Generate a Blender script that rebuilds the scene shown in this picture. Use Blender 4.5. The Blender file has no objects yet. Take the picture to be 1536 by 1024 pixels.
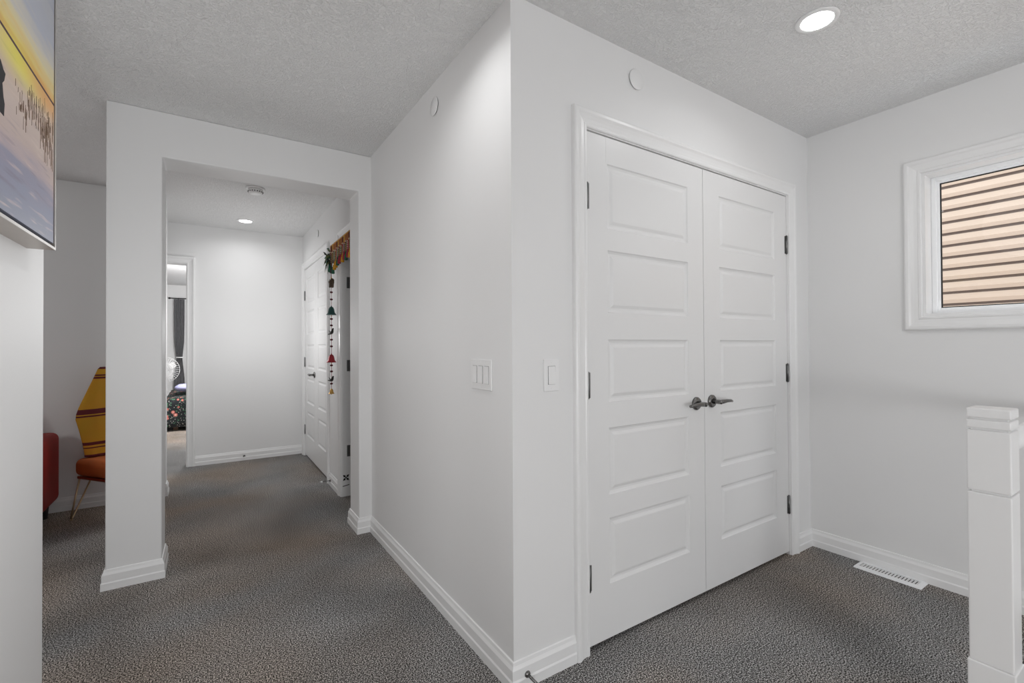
import bpy, bmesh, math, random
from mathutils import Vector, Matrix
random.seed(7)
SC = bpy.context.scene
COL = SC.collection
PI = math.pi
H = 2.44

# ------------------------------------------------------------------ materials
def new_mat(name):
    m = bpy.data.materials.new(name); m.use_nodes = True
    nt = m.node_tree; b = nt.nodes['Principled BSDF']
    return m, nt, b

def mat(name, col, rough=0.5, metal=0.0, noise=0.0, scale=20.0, bump=0.0, bscale=None, spec=0.5, coat=0.0):
    m, nt, b = new_mat(name)
    b.inputs['Base Color'].default_value = (*col, 1)
    b.inputs['Roughness'].default_value = rough
    b.inputs['Metallic'].default_value = metal
    b.inputs['Specular IOR Level'].default_value = spec
    b.inputs['Coat Weight'].default_value = coat
    tc = nt.nodes.new('ShaderNodeTexCoord')
    n = nt.nodes.new('ShaderNodeTexNoise'); n.inputs['Scale'].default_value = scale
    n.inputs['Detail'].default_value = 3
    nt.links.new(tc.outputs['Object'], n.inputs['Vector'])
    r = nt.nodes.new('ShaderNodeMix'); r.data_type = 'RGBA'
    r.inputs[6].default_value = (*[c*(1-noise) for c in col], 1)
    r.inputs[7].default_value = (*[min(1, c*(1+noise)) for c in col], 1)
    nt.links.new(n.outputs['Fac'], r.inputs[0]); nt.links.new(r.outputs[2], b.inputs['Base Color'])
    if bump:
        n2 = nt.nodes.new('ShaderNodeTexNoise'); n2.inputs['Scale'].default_value = bscale or scale
        nt.links.new(tc.outputs['Object'], n2.inputs['Vector'])
        bp = nt.nodes.new('ShaderNodeBump'); bp.inputs['Strength'].default_value = bump; bp.inputs['Distance'].default_value = 0.002
        nt.links.new(n2.outputs['Fac'], bp.inputs['Height']); nt.links.new(bp.outputs['Normal'], b.inputs['Normal'])
    return m

def emis(name, col, s):
    m, nt, b = new_mat(name)
    b.inputs['Base Color'].default_value = (*col, 1)
    b.inputs['Emission Color'].default_value = (*col, 1)
    b.inputs['Emission Strength'].default_value = s
    return m

M = {}
M['wall'] = mat('wall_paint', (.80, .80, .80), .55, noise=.008, scale=3, bump=.08, bscale=220, spec=.3)
M['trim'] = mat('trim_gloss', (.84, .84, .84), .28, noise=.005, scale=3, spec=.5)
M['door'] = mat('door_paint', (.80, .80, .80), .36, noise=.006, scale=4, spec=.5)
M['plastic'] = mat('white_plastic', (.84, .84, .84), .3, noise=.005)
M['vinyl'] = mat('window_vinyl', (.94, .95, .96), .3, noise=.005)
M['steel'] = mat('satin_nickel', (.20, .195, .19), .22, metal=1, noise=.1, scale=60)
M['hinge'] = mat('hinge_steel', (.22, .22, .22), .35, metal=1, noise=.15, scale=90)
M['dark'] = mat('dark_gap', (.02, .02, .02), .7)
M['blackcloth'] = mat('black_ink', (.015, .015, .018), .6, noise=.3)

def ceiling_mat():
    m, nt, b = new_mat('textured_ceiling')
    b.inputs['Roughness'].default_value = .8
    b.inputs['Specular IOR Level'].default_value = .2
    tc = nt.nodes.new('ShaderNodeTexCoord')
    n = nt.nodes.new('ShaderNodeTexNoise'); n.inputs['Scale'].default_value = 58
    n.inputs['Detail'].default_value = 3; n.inputs['Roughness'].default_value = .45; n.inputs['Distortion'].default_value = 2.2
    nt.links.new(tc.outputs['Object'], n.inputs['Vector'])
    cr = nt.nodes.new('ShaderNodeValToRGB')
    cr.color_ramp.elements[0].position = .47; cr.color_ramp.elements[1].position = .60
    nt.links.new(n.outputs['Fac'], cr.inputs['Fac'])
    bp = nt.nodes.new('ShaderNodeBump'); bp.inputs['Strength'].default_value = .8; bp.inputs['Distance'].default_value = .0034
    nt.links.new(cr.outputs['Color'], bp.inputs['Height'])
    nt.links.new(bp.outputs['Normal'], b.inputs['Normal'])
    mx = nt.nodes.new('ShaderNodeMix'); mx.data_type = 'RGBA'
    mx.inputs[6].default_value = (.80, .80, .80, 1); mx.inputs[7].default_value = (.84, .84, .84, 1)
    nt.links.new(cr.outputs['Color'], mx.inputs[0]); nt.links.new(mx.outputs[2], b.inputs['Base Color'])
    return m
M['ceiling'] = ceiling_mat()

def carpet_mat():
    m, nt, b = new_mat('grey_cut_pile_carpet')
    b.inputs['Roughness'].default_value = .95
    b.inputs['Specular IOR Level'].default_value = 0
    b.inputs['Sheen Weight'].default_value = 0
    tc = nt.nodes.new('ShaderNodeTexCoord')
    def noise(s, d=2, dist=0):
        n = nt.nodes.new('ShaderNodeTexNoise'); n.inputs['Scale'].default_value = s
        n.inputs['Detail'].default_value = d; n.inputs['Distortion'].default_value = dist
        nt.links.new(tc.outputs['Object'], n.inputs['Vector']); return n
    fine = noise(205, 4); mid = noise(260, 2); big = noise(1.3, 3, .6); tone = noise(.9, 2, .3)
    cr = nt.nodes.new('ShaderNodeValToRGB')
    e = cr.color_ramp.elements
    e[0].position = .42; e[0].color = (.03, .028, .026, 1)
    e[1].position = .62; e[1].color = (.62, .595, .57, 1)
    x = e.new(.5); x.color = (.175, .165, .157, 1)
    nt.links.new(fine.outputs['Fac'], cr.inputs['Fac'])
    # brown / grey drift of the pile
    t = nt.nodes.new('ShaderNodeValToRGB')
    t.color_ramp.elements[0].position = .4; t.color_ramp.elements[0].color = (.96, .99, 1.02, 1)
    t.color_ramp.elements[1].position = .62; t.color_ramp.elements[1].color = (1.12, .99, .88, 1)
    nt.links.new(tone.outputs['Fac'], t.inputs['Fac'])
    mul = nt.nodes.new('ShaderNodeMix'); mul.data_type = 'RGBA'; mul.blend_type = 'MULTIPLY'; mul.inputs[0].default_value = 1
    nt.links.new(cr.outputs['Color'], mul.inputs[6]); nt.links.new(t.outputs['Color'], mul.inputs[7])
    g = nt.nodes.new('ShaderNodeValToRGB')
    g.color_ramp.elements[0].position = .35; g.color_ramp.elements[0].color = (.78, .78, .78, 1)
    g.color_ramp.elements[1].position = .65; g.color_ramp.elements[1].color = (1.15, 1.15, 1.15, 1)
    nt.links.new(big.outputs['Fac'], g.inputs['Fac'])
    mul2 = nt.nodes.new('ShaderNodeMix'); mul2.data_type = 'RGBA'; mul2.blend_type = 'MULTIPLY'; mul2.inputs[0].default_value = 1
    nt.links.new(mul.outputs[2], mul2.inputs[6]); nt.links.new(g.outputs['Color'], mul2.inputs[7])
    nt.links.new(mul2.outputs[2], b.inputs['Base Color'])
    bp = nt.nodes.new('ShaderNodeBump'); bp.inputs['Strength'].default_value = .15; bp.inputs['Distance'].default_value = .003
    nt.links.new(mid.outputs['Fac'], bp.inputs['Height']); nt.links.new(bp.outputs['Normal'], b.inputs['Normal'])
    return m
M['carpet'] = carpet_mat()

# ------------------------------------------------------------------ helpers
def BM(): return bmesh.new()

def box(bm, x0, x1, y0, y1, z0, z1, mi=0):
    v = [bm.verts.new(p) for p in ((x0,y0,z0),(x1,y0,z0),(x1,y1,z0),(x0,y1,z0),(x0,y0,z1),(x1,y0,z1),(x1,y1,z1),(x0,y1,z1))]
    for f in ((0,3,2,1),(4,5,6,7),(0,1,5,4),(1,2,6,5),(2,3,7,6),(3,0,4,7)):
        fc = bm.faces.new([v[i] for i in f]); fc.material_index = mi

def frame_axes(d):
    d = Vector(d).normalized()
    a = Vector((0,0,1)) if abs(d.z) < .9 else Vector((1,0,0))
    u = d.cross(a).normalized(); w = d.cross(u).normalized()
    return u, w

def tube(bm, pts, r, n=12, mi=0, caps=True, squash=1.0):
    """tube along points; r a number or a list"""
    pts = [Vector(p) for p in pts]
    rs = r if isinstance(r, (list, tuple)) else [r]*len(pts)
    rings = []
    u = w = None
    for i, p in enumerate(pts):
        d = (pts[min(i+1, len(pts)-1)] - pts[max(i-1, 0)])
        if u is None: u, w = frame_axes(d)
        else:
            dn = d.normalized(); u = (u - dn*u.dot(dn)).normalized(); w = dn.cross(u).normalized()
        rings.append([bm.verts.new(p + u*math.cos(2*PI*k/n)*rs[i] + w*math.sin(2*PI*k/n)*rs[i]*squash) for k in range(n)])
    for a, b in zip(rings, rings[1:]):
        for k in range(n):
            f = bm.faces.new((a[k], a[(k+1)%n], b[(k+1)%n], b[k])); f.smooth = True; f.material_index = mi
    if caps:
        for rg in (rings[0][::-1], rings[-1]):
            f = bm.faces.new(rg); f.material_index = mi

def lathe(bm, c, axis, prof, n=24, mi=0):
    """prof = [(distance along axis, radius)]"""
    c = Vector(c); ax = Vector(axis).normalized(); u, w = frame_axes(ax)
    rings = []
    for t, r in prof:
        if r < 1e-6: rings.append([bm.verts.new(c + ax*t)])
        else: rings.append([bm.verts.new(c + ax*t + (u*math.cos(2*PI*k/n) + w*math.sin(2*PI*k/n))*r) for k in range(n)])
    for a, b in zip(rings, rings[1:]):
        for k in range(n):
            k2 = (k+1) % n
            if len(a) == 1 and len(b) == 1: continue
            if len(a) == 1: vs = (a[0], b[k2], b[k])
            elif len(b) == 1: vs = (a[k], a[k2], b[0])
            else: vs = (a[k], a[k2], b[k2], b[k])
            f = bm.faces.new(vs); f.smooth = True; f.material_index = mi
    for rg, s in ((rings[0], -1), (rings[-1], 1)):
        if len(rg) > 1:
            f = bm.faces.new(rg[::s]); f.material_index = mi

def poly(bm, pts, mi=0):
    f = bm.faces.new([bm.verts.new(p) for p in pts]); f.material_index = mi; return f

def slab(bm, pts2, y0, y1, mi=0):
    """extrude a polygon given in x,z between y0 and y1"""
    a = [bm.verts.new((x, y0, z)) for x, z in pts2]; b = [bm.verts.new((x, y1, z)) for x, z in pts2]
    n = len(pts2)
    bm.faces.new(a).material_index = mi; bm.faces.new(b[::-1]).material_index = mi
    for k in range(n):
        bm.faces.new((a[k], b[k], b[(k+1)%n], a[(k+1)%n])).material_index = mi

def obj(name, bm, mats, parent=None, bevel=0, seg=2, subsurf=0, smooth=False):
    bmesh.ops.recalc_face_normals(bm, faces=bm.faces[:])
    me = bpy.data.meshes.new(name); bm.to_mesh(me); bm.free()
    for m in (mats if isinstance(mats, (list, tuple)) else [mats]): me.materials.append(m)
    if smooth:
        for p in me.polygons: p.use_smooth = True
    o = bpy.data.objects.new(name, me); COL.objects.link(o)
    if parent: o.parent = parent
    if bevel:
        md = o.modifiers.new('bevel', 'BEVEL'); md.width = bevel; md.segments = seg; md.limit_method = 'ANGLE'; md.angle_limit = math.radians(40)
    if subsurf:
        md = o.modifiers.new('sub', 'SUBSURF'); md.levels = subsurf; md.render_levels = subsurf
    return o

def thing(name, label, cat, loc=(0,0,0), rz=0, group=None):
    o = bpy.data.objects.new(name, None); COL.objects.link(o)
    o.location = loc; o.rotation_euler = (0, 0, rz); o.empty_display_size = .1
    o['label'] = label; o['category'] = cat
    if group: o['group'] = group
    return o

def tag(o, label, cat, group=None):
    o['label'] = label; o['category'] = cat
    if group: o['group'] = group
    return o

def struct(name, bm, m, label, cat, loc=(0,0,0), rz=0, bevel=0):
    o = obj(name, bm, m, None, bevel); o['kind'] = 'structure'
    o['label'] = label; o['category'] = cat
    o.location = loc; o.rotation_euler = (0, 0, rz)
    return o

# ------------------------------------------------------------------ room shell
XC, YC, YP, XW, YF, XL, YE = .889, 1.3606, 3.041, 3.02, 5.695, -.43, 2.006
YB = 4.68            # back wall of the side room
JL, JR, JT = -.205, .808, 2.2   # opening in the partition

# floor and ceiling
bm = BM(); box(bm, -4.3, 3.3, -4.2, 11.6, -.12, 0)
struct('floor', bm, M['carpet'], 'grey and brown cut pile carpet running through the landing and hallway', 'floor')
bm = BM(); box(bm, -4.3, 3.3, -4.2, 11.6, H, H+.15)
struct('ceiling', bm, M['ceiling'], 'white ceiling with stippled knockdown texture', 'ceiling')

def wall(name, boxes, label, bevel=0.004):
    bm = BM()
    for b in boxes: box(bm, *b)
    return struct(name, bm, M['wall'], label, 'wall', bevel=bevel)

# near left wall carrying the picture
wall('wall_left', [(-.55, XL, -4.0, YE, 0, H)], 'bright white wall end at left, below the sunset picture')
# partition with the hallway opening : one continuous outline so no seams show
bm = BM()
slab(bm, [(XL, 0), (JL, 0), (JL, JT), (JR, JT), (JR, 0), (XC+.03, 0), (XC+.03, H), (XL, H)], YP, YP+.22)
struct('wall_partition', bm, M['wall'], 'white partition wall with a square hallway opening', 'wall', bevel=.006)
# corridor wall / closet wall box around the closet
closet = [(XC, XC+.11, YC+.0, YP+.2, 0, H)]
wall('wall_corridor', closet, 'long grey-white wall receding from the outside corner with the triple switch', bevel=0)
DX0, DX1, DZ = 1.236, 2.776, 2.052
bm = BM()
slab(bm, [(XC+.11, 0), (DX0, 0), (DX0, DZ), (DX1, DZ), (DX1, 0), (XW+.02, 0), (XW+.02, H), (XC+.11, H)], YC, YC+.11)
struct('wall_closet', bm, M['wall'], 'white wall around the panelled double closet door', 'wall')
bm = BM(); box(bm, XC+.11, XW, YC+.62, YC+.7, 0, H)
struct('wall_closet_back', bm, M['wall'], 'back of the closet behind the double door', 'wall')
# window wall with hole
WY0, WY1, WZ0, WZ1 = -.40, .826, 1.336, 2.058
wall('wall_right', [(XW, XW+.16, WY1, 5.9, 0, H), (XW, XW+.16, -4.2, WY0, 0, H), (XW, XW+.16, WY0, WY1, 0, WZ0), (XW, XW+.16, WY0, WY1, WZ1, H)],
     'light grey wall at right holding the small window', bevel=0)
# hallway right wall with the closet and the doorway
HC0, HC1 = 4.37, 5.56      # hall closet opening (world Y)
HD0, HD1 = 3.32, 3.855     # doorway visible part
HX = .891
wall('wall_hallway_right', [(HX, HX+.11, YP+.2, 3.30-.0, 0, H), (HX, HX+.11, HD1, HC0, 0, H), (HX, HX+.11, HC1, YF+.1, 0, H),
     (HX, HX+.11, 3.30, HD1, DZ, H), (HX, HX+.11, HC0, HC1, DZ, H)], 'white hallway wall with panelled doors and the hanging ornaments', bevel=0)
# hallway far wall with bedroom doorway
BX0, BX1 = -.95, -.186
bm = BM()
slab(bm, [(-4.1, 0), (BX0, 0), (BX0, 2.04), (BX1, 2.04), (BX1, 0), (XW, 0), (XW, H), (-4.1, H)], YF, YF+.12)
struct('wall_far', bm, M['wall'], 'brightly lit white wall at the end of the hallway', 'wall')
# side room
wall('wall_back', [(-4.1, -.29, YB, YB+.12, 0, H)], 'shaded wall behind the red sofa and the cloth-covered chair', bevel=.004)
wall('wall_side_room', [(-4.2, -4.1, -4.2, 11.5, 0, H)], 'outer wall of the side room')
# room behind the camera : unseen wall, its opening added to let daylight in
wall('wall_rear', [(-4.2, XL, -4.2, -4.08, 0, H), (XL, XW, -4.2, -4.08, 0, .5), (XL, XW, -4.2, -4.08, 2.2, H), (XL, .0, -4.2, -4.08, .5, 2.2), (2.6, XW, -4.2, -4.08, .5, 2.2)],
     'wall behind the viewer with a wide opening added for daylight', bevel=0)
# bedroom
wall('wall_bedroom', [(-4.1, -.36, 11.4, 11.5, 0, H), (1.0, 3.0, 11.4, 11.5, 0, H), (-.36, 1.0, 11.4, 11.5, 0, .75), (-.36, 1.0, 11.4, 11.5, 2.12, H)], 'pale bedroom wall beyond the far doorway', bevel=0)
wall('wall_bedroom_right', [(1.9, 2.0, YF+.12, 11.4, 0, H)], 'bedroom side wall beyond the far doorway')

# ------------------------------------------------------------------ baseboards
def baseboard(name, pts, label, flip=False):
    """polyline of the wall foot; board stands on the left side of the direction unless flip"""
    prof = [(0, 0), (.016, 0), (.016, .034), (.0125, .04), (.0125, .074), (.007, .086), (.005, .097), (0, .099)]
    P = [Vector(p) for p in pts]; s = -1 if flip else 1
    bm = BM(); rings = []
    for i, p in enumerate(P):
        nn = []
        if i > 0: d = (P[i]-P[i-1]).normalized(); nn.append(Vector((-d.y, d.x))*s)
        if i < len(P)-1: d = (P[i+1]-P[i]).normalized(); nn.append(Vector((-d.y, d.x))*s)
        m = nn[0] if len(nn) == 1 else (nn[0]+nn[1])/(1+nn[0].dot(nn[1]))
        rings.append([bm.verts.new((p.x+m.x*t, p.y+m.y*t, z)) for t, z in prof])
    k = len(prof)
    for a, b in zip(rings, rings[1:]):
        for j in range(k): bm.faces.new((a[j], a[(j+1)%k], b[(j+1)%k], b[j]))
    bm.faces.new(rings[0]); bm.faces.new(rings[-1][::-1])
    return struct(name, bm, M['trim'], label, 'baseboard')

e = .0005
baseboard('baseboard_partition_left', [(XL+.0, YP+.2), (XL, YP), (JL, YP), (JL, YP+.22), (XL, YP+.22)][::1], 'white baseboard wrapping the narrow partition pier', flip=True)
baseboard('baseboard_corridor', [(XC, YP+.22), (JR, YP+.22), (JR, YP), (XC, YP), (XC, YC), (1.166, YC)], 'white baseboard along the corridor wall and round its corner', flip=True)
baseboard('baseboard_right', [(2.846, YC), (XW, YC), (XW, -4.0)], 'white baseboard under the window wall', flip=True)
baseboard('baseboard_left', [(XL, -4.0), (XL, YE), (-.55, YE)], 'white baseboard on the near left wall', flip=True)
baseboard('baseboard_far', [(-.116, YF), (HX, YF), (HX, 5.64)], 'white baseboard on the far hallway wall', flip=True)
baseboard('baseboard_hallway', [(HX, HC0-.075), (HX, HD1+.075)], 'short white baseboard between the hallway doors', flip=True)
baseboard('baseboard_back', [(-4.1, YB), (-.29, YB), (-.29, YB+.12), (-4.1, YB+.12)], 'white baseboard behind the sofa and chair', flip=True)

# ------------------------------------------------------------------ casings
CP = [(0, 0), (0, .010), (.004, .013), (.012, .0135), (.016, .011), (.030, .013), (.044, .0165), (.052, .0215), (.062, .022), (.068, .019), (.070, .013), (.070, 0)]
def casing(name, loc, rz, w, z0, z1, closed, label, width=.070, depth=1.0):
    """trim round an opening 0..w, z0..z1 ; local front is -Y"""
    bm = BM(); k = len(CP)
    cs = [((0, z0), (-1, 0)), ((0, z1), (-1, 1)), ((w, z1), (1, 1)), ((w, z0), (1, 0))]
    if closed: cs = [((0, z0), (-1, -1)), ((0, z1), (-1, 1)), ((w, z1), (1, 1)), ((w, z0), (1, -1))]
    rings = []
    s = width/.070
    for (x, z), (dx, dz) in cs:
        rings.append([bm.verts.new((x+dx*(u*s+.0), -t*depth, z+dz*(u*s))) for u, t in CP])
    n = len(rings)
    for i in range(n if closed else n-1):
        a, b = rings[i], rings[(i+1) % n]
        for j in range(k): bm.faces.new((a[j], a[(j+1)%k], b[(j+1)%k], b[j]))
    if not closed:
        bm.faces.new(rings[0]); bm.faces.new(rings[-1][::-1])
    return struct(name, bm, M['trim'], label, 'door frame' if not closed else 'window frame', loc, rz)

casing('trim_1', (DX0, YC, 0), 0, DX1-DX0, 0, DZ, False, 'white moulded casing around the near double closet door')
casing('trim_2', (HX, HC1, 0), -PI/2, HC1-HC0, 0, DZ, False, 'white moulded casing around the hallway closet door')
casing('trim_3', (HX, HD1, 0), -PI/2, HD1-3.30, 0, DZ, False, 'white moulded casing of the hallway doorway under the hanging ornaments')
casing('trim_4', (BX0, YF, 0), 0, BX1-BX0, 0, 2.04, False, 'white moulded casing of the bedroom doorway')
casing('trim_5', (XW, WY1, 0), -PI/2, WY1-WY0, WZ0, WZ1, True, 'white moulded picture-frame casing around the small window', depth=1.0)

# jambs (linings)
def lining(name, loc, rz, w, z1, d, label, m='trim'):
    bm = BM(); t = .004
    box(bm, -.001, t, -.001, d, 0, z1); box(bm, w-t, w+.001, -.001, d, 0, z1); box(bm, t, w-t, -.001, d, z1-t, z1+.001)
    return struct(name, bm, M[m], label, 'door frame', loc, rz)
lining('trim_6', (DX0, YC, 0), 0, DX1-DX0, DZ, .11, 'white lining of the near closet opening')
lining('trim_7', (HX, HC1, 0), -PI/2, HC1-HC0, DZ, .11, 'white lining of the hallway closet opening')
j3 = lining('trim_8', (HX, HD1, 0), -PI/2, HD1-3.30, DZ, .11, 'white door lining with exposed dark hinges')
lining('trim_9', (BX0, YF, 0), 0, BX1-BX0, 2.04, .12, 'white lining of the bedroom doorway')

# ------------------------------------------------------------------ doors
def grooved_panel(bm, x0, x1, z0, z1):
    """moulded panel : sunk bead then raised field"""
    rings = [(0, 0), (.004, .005), (.012, .0085), (.020, .0085), (.032, .0025), (.036, .002)]
    R = []
    for i, (ins, d) in enumerate(rings):
        R.append([bm.verts.new(p) for p in ((x0+ins, d, z0+ins), (x1-ins, d, z0+ins), (x1-ins, d, z1-ins), (x0+ins, d, z1-ins))])
    for a, b in zip(R, R[1:]):
        for k in range(4): bm.faces.new((a[k], a[(k+1)%4], b[(k+1)%4], b[k]))
    bm.faces.new(R[-1])

PZ = [(.236, .500), (.594, .864), (.968, 1.221), (1.330, 1.584), (1.672, 1.936)]
def leaf_bm(w, px0, px1, h0=.020, h1=2.044, stile=False):
    bm = BM()
    zs = [h0]
    for a, b in PZ: zs += [a, b]
    zs.append(h1)
    # front face pieces
    def q(x0, x1, z0, z1): poly(bm, [(x0,0,z0),(x1,0,z0),(x1,0,z1),(x0,0,z1)])
    for i in range(len(zs)-1):
        z0, z1 = zs[i], zs[i+1]
        q(0, px0, z0, z1); q(px1, w, z0, z1)
        if i % 2 == 0: q(px0, px1, z0, z1)
        else: grooved_panel(bm, px0, px1, z0, z1)
    # body behind
    poly(bm, [(0,0,h0),(0,.035,h0),(0,.035,h1),(0,0,h1)]); poly(bm, [(w,0,h0),(w,.035,h0),(w,.035,h1),(w,0,h1)])
    poly(bm, [(0,0,h0),(w,0,h0),(w,.035,h0),(0,.035,h0)]); poly(bm, [(0,0,h1),(w,0,h1),(w,.035,h1),(0,.035,h1)])
    poly(bm, [(0,.035,h0),(w,.035,h0),(w,.035,h1),(0,.035,h1)])
    if stile:   # fine joint line between stile and rails
        for x in (px0-.006,):
            box(bm, x-.0006, x+.0006, -.0006, .001, zs[-2], h1)
    bmesh.ops.remove_doubles(bm, verts=bm.verts[:], dist=.0001)
    return bm

def hinge(parent, x, z, side=1):
    bm = BM()
    lathe(bm, (x, -.004, z-.050), (0,0,1), [(0, .0062), (.1, .0062)], 12)
    lathe(bm, (x, -.004, z-.054), (0,0,1), [(0, .003), (.004, .0056)], 12); lathe(bm, (x, -.004, z+.050), (0,0,1), [(0, .0056), (.004, .003)], 12)
    box(bm, x-.013, x+.013, -.0026, .004, z-.050, z+.050)
    for k in range(4): lathe(bm, (x, -.004, z-.031+k*.020), (0,0,1), [(0, .0067), (.0012, .0067)], 12)
    return obj('hinge', bm, M['hinge'], parent)

def lever(parent, x, z, dirx, rose=.031):
    bm = BM()
    lathe(bm, (x, 0, z), (0,-1,0), [(0, rose), (.006, rose), (.011, rose*.86), (.013, rose*.5)], 28)
    lathe(bm, (x, -.012, z), (0,-1,0), [(0, .012), (.018, .0105), (.030, .011), (.043, .0105), (.047, .006), (.048, 0)], 18)
    h = obj('door_handle', bm, M['steel'], parent)
    bm = BM()
    tube(bm, [(x, -.047, z), (x+dirx*.02, -.050, z+.001), (x+dirx*.05, -.051, z+.003), (x+dirx*.085, -.048, z+.001), (x+dirx*.104, -.043, z-.003)], [.0105, .010, .0085, .0075, .006], 14)
    obj('lever', bm, M['steel'], h)
    return h

def door(name, loc, rz, w, px0, px1, label, hz=None, hx=0, lv=None, stile=False):
    o = struct(name, leaf_bm(w, px0, px1, stile=stile), M['door'], label, 'door', loc, rz)
    for z in hz or []: hinge(o, hx, z)
    if lv: lever(o, *lv)
    return o

XM = 1.992
door('door_1', (DX0+.006, YC+.003, 0), 0, XM-.0015-DX0-.006, 1.357-DX0-.006, 1.875-DX0-.006, 'left leaf of the near white five-panel closet double door',
     (1.787, 1.041, .287), 0.001, (1.927-DX0-.006, .921, -1), stile=True)
door('door_2', (XM+.0015, YC+.003, 0), 0, DX1-.006-XM-.0015, 2.120-XM, 2.642-XM, 'right leaf of the near white five-panel closet double door',
     (1.766, 1.036, .287), DX1-.006-XM-.0015-.004, (2.046-XM, .924, 1))
HM = 4.945
door('door_3', (HX+.003, HC1-.006, 0), -PI/2, HC1-.006-HM-.0015, .105, HC1-HM-.10, 'far leaf of the hallway closet double door',
     (1.76, 1.03, .29), .006, (HC1-.006-HM-.055, .915, -1))
door('door_4', (HX+.003, HM-.0015, 0), -PI/2, HM-HC0-.0075, .10, HM-HC0-.105, 'near leaf of the hallway closet double door with wider panels',
     (1.76, 1.03, .29), HM-HC0-.0075-.004)
# open bathroom door folded away inside, its hinges left exposed on the lining
bm = BM()
for z in (1.72, 1.04, .33):
    pass
bm.free()
for z in (1.713, 1.045, .362):
    bm = BM(); box(bm, .0035, .0055, .038, .066, z-.045, z+.045); lathe(bm, (.008, .066, z-.045), (0,0,1), [(0,.005),(.09,.005)], 12)
    obj('hinge', bm, M['hinge'], j3)
bm = BM()
for z0, z1 in ((.012, 2.04),):
    box(bm, 0, .70, 0, .035, z0, z1)
d5 = struct('door_5', leaf_bm(.70, .11, .59), M['door'], 'white door standing open inside the hallway doorway', 'door', (HX+.125, HD1+.012, 0), PI*.06)
bm.free()

# ------------------------------------------------------------------ window
win = None
bm = BM()
d0, d1 = .0, .16
Wl = WY1-WY0
# local : x along wall (to viewer's right), y into wall
t = .012
box(bm, 0, t, -.001, .15, WZ0, WZ1); box(bm, Wl-t, Wl, -.001, .15, WZ0, WZ1)
box(bm, t, Wl-t, -.001, .15, WZ0, WZ0+t); box(bm, t, Wl-t, -.001, .15, WZ1-t, WZ1)
win = struct('window_1', bm, M['trim'], 'small fixed white vinyl window looking onto tan siding', 'window', (XW, WY1, 0), -PI/2)
def rect_frame(bm, x0, x1, z0, z1, w, y0, y1):
    box(bm, x0, x0+w, y0, y1, z0, z1); box(bm, x1-w, x1, y0, y1, z0, z1)
    box(bm, x0+w, x1-w, y0, y1, z0, z0+w); box(bm, x0+w, x1-w, y0, y1, z1-w, z1)
bm = BM(); rect_frame(bm, t, Wl-t, WZ0+t, WZ1-t, .020, .088, .15)
obj('window_frame', bm, M['vinyl'], win, .002)
bm = BM(); rect_frame(bm, t+.017, Wl-t-.017, WZ0+t+.017, WZ1-t-.017, .014, .100, .125)
sash = obj('sash', bm, M['vinyl'], win, .003)
bm = BM(); rect_frame(bm, t+.031, Wl-t-.031, WZ0+t+.031, WZ1-t-.031, .005, .108, .114)
obj('gasket', bm, M['dark'], sash)
gm, nt, b = new_mat('window_glass')
for n in list(nt.nodes):
    if n.type != 'OUTPUT_MATERIAL': nt.nodes.remove(n)
out = nt.nodes['Material Output']
tr = nt.nodes.new('ShaderNodeBsdfTransparent'); tr.inputs[0].default_value = (.96, .97, .97, 1)
gl = nt.nodes.new('ShaderNodeBsdfGlossy'); gl.inputs['Roughness'].default_value = .02
fr = nt.nodes.new('ShaderNodeFresnel'); fr.inputs['IOR'].default_value = 1.45
mx = nt.nodes.new('ShaderNodeMixShader')
nt.links.new(fr.outputs[0], mx.inputs[0]); nt.links.new(tr.outputs[0], mx.inputs[1]); nt.links.new(gl.outputs[0], mx.inputs[2]); nt.links.new(mx.outputs[0], out.inputs['Surface'])
M['glass'] = gm
bm = BM(); poly(bm, [(t+.03, .112, WZ0+.04), (Wl-t-.03, .112, WZ0+.04), (Wl-t-.03, .112, WZ1-.04), (t+.03, .112, WZ1-.04)])
obj('glass_pane', bm, M['glass'], win)
# bedroom window, only its left edge shows
bm = BM(); rect_frame(bm, -.36, 1.0, .75, 2.12, .06, -.02, .06)
w2 = struct('window_2', bm, M['vinyl'], 'bright bedroom window beside the grey curtain', 'window', (0, 11.4, 0))
bm = BM(); box(bm, .30, .34, .0, .04, .8, 2.07); obj('mullion', bm, M['vinyl'], w2)
bm = BM(); poly(bm, [(-.3, .03, .8), (.94, .03, .8), (.94, .03, 2.07), (-.3, .03, 2.07)]); obj('glass_pane', bm, M['glass'], w2)

# neighbour's house wall with lap siding
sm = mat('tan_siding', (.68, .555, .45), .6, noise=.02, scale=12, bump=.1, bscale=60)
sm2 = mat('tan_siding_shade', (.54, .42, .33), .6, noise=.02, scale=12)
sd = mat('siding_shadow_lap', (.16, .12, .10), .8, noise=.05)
bm = BM()
X0 = 5.3
nst = 62; z = -2.2
ya, yb = -7, 7
for k in range(nst):
    zz = z + k*.1005
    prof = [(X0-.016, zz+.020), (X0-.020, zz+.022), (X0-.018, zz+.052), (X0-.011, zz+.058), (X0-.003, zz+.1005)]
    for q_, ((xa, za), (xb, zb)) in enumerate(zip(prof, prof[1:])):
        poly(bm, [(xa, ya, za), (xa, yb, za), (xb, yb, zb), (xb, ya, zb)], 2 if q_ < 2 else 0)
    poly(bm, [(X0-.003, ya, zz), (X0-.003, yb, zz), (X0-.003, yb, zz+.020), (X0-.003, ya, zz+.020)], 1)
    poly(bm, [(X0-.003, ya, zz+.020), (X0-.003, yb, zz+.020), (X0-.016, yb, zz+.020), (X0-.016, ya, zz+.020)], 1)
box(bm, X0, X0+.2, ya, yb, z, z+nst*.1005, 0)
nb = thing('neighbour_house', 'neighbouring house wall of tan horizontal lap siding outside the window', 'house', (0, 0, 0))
obj('siding', bm, [sm, sd, sm2], nb)
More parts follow.
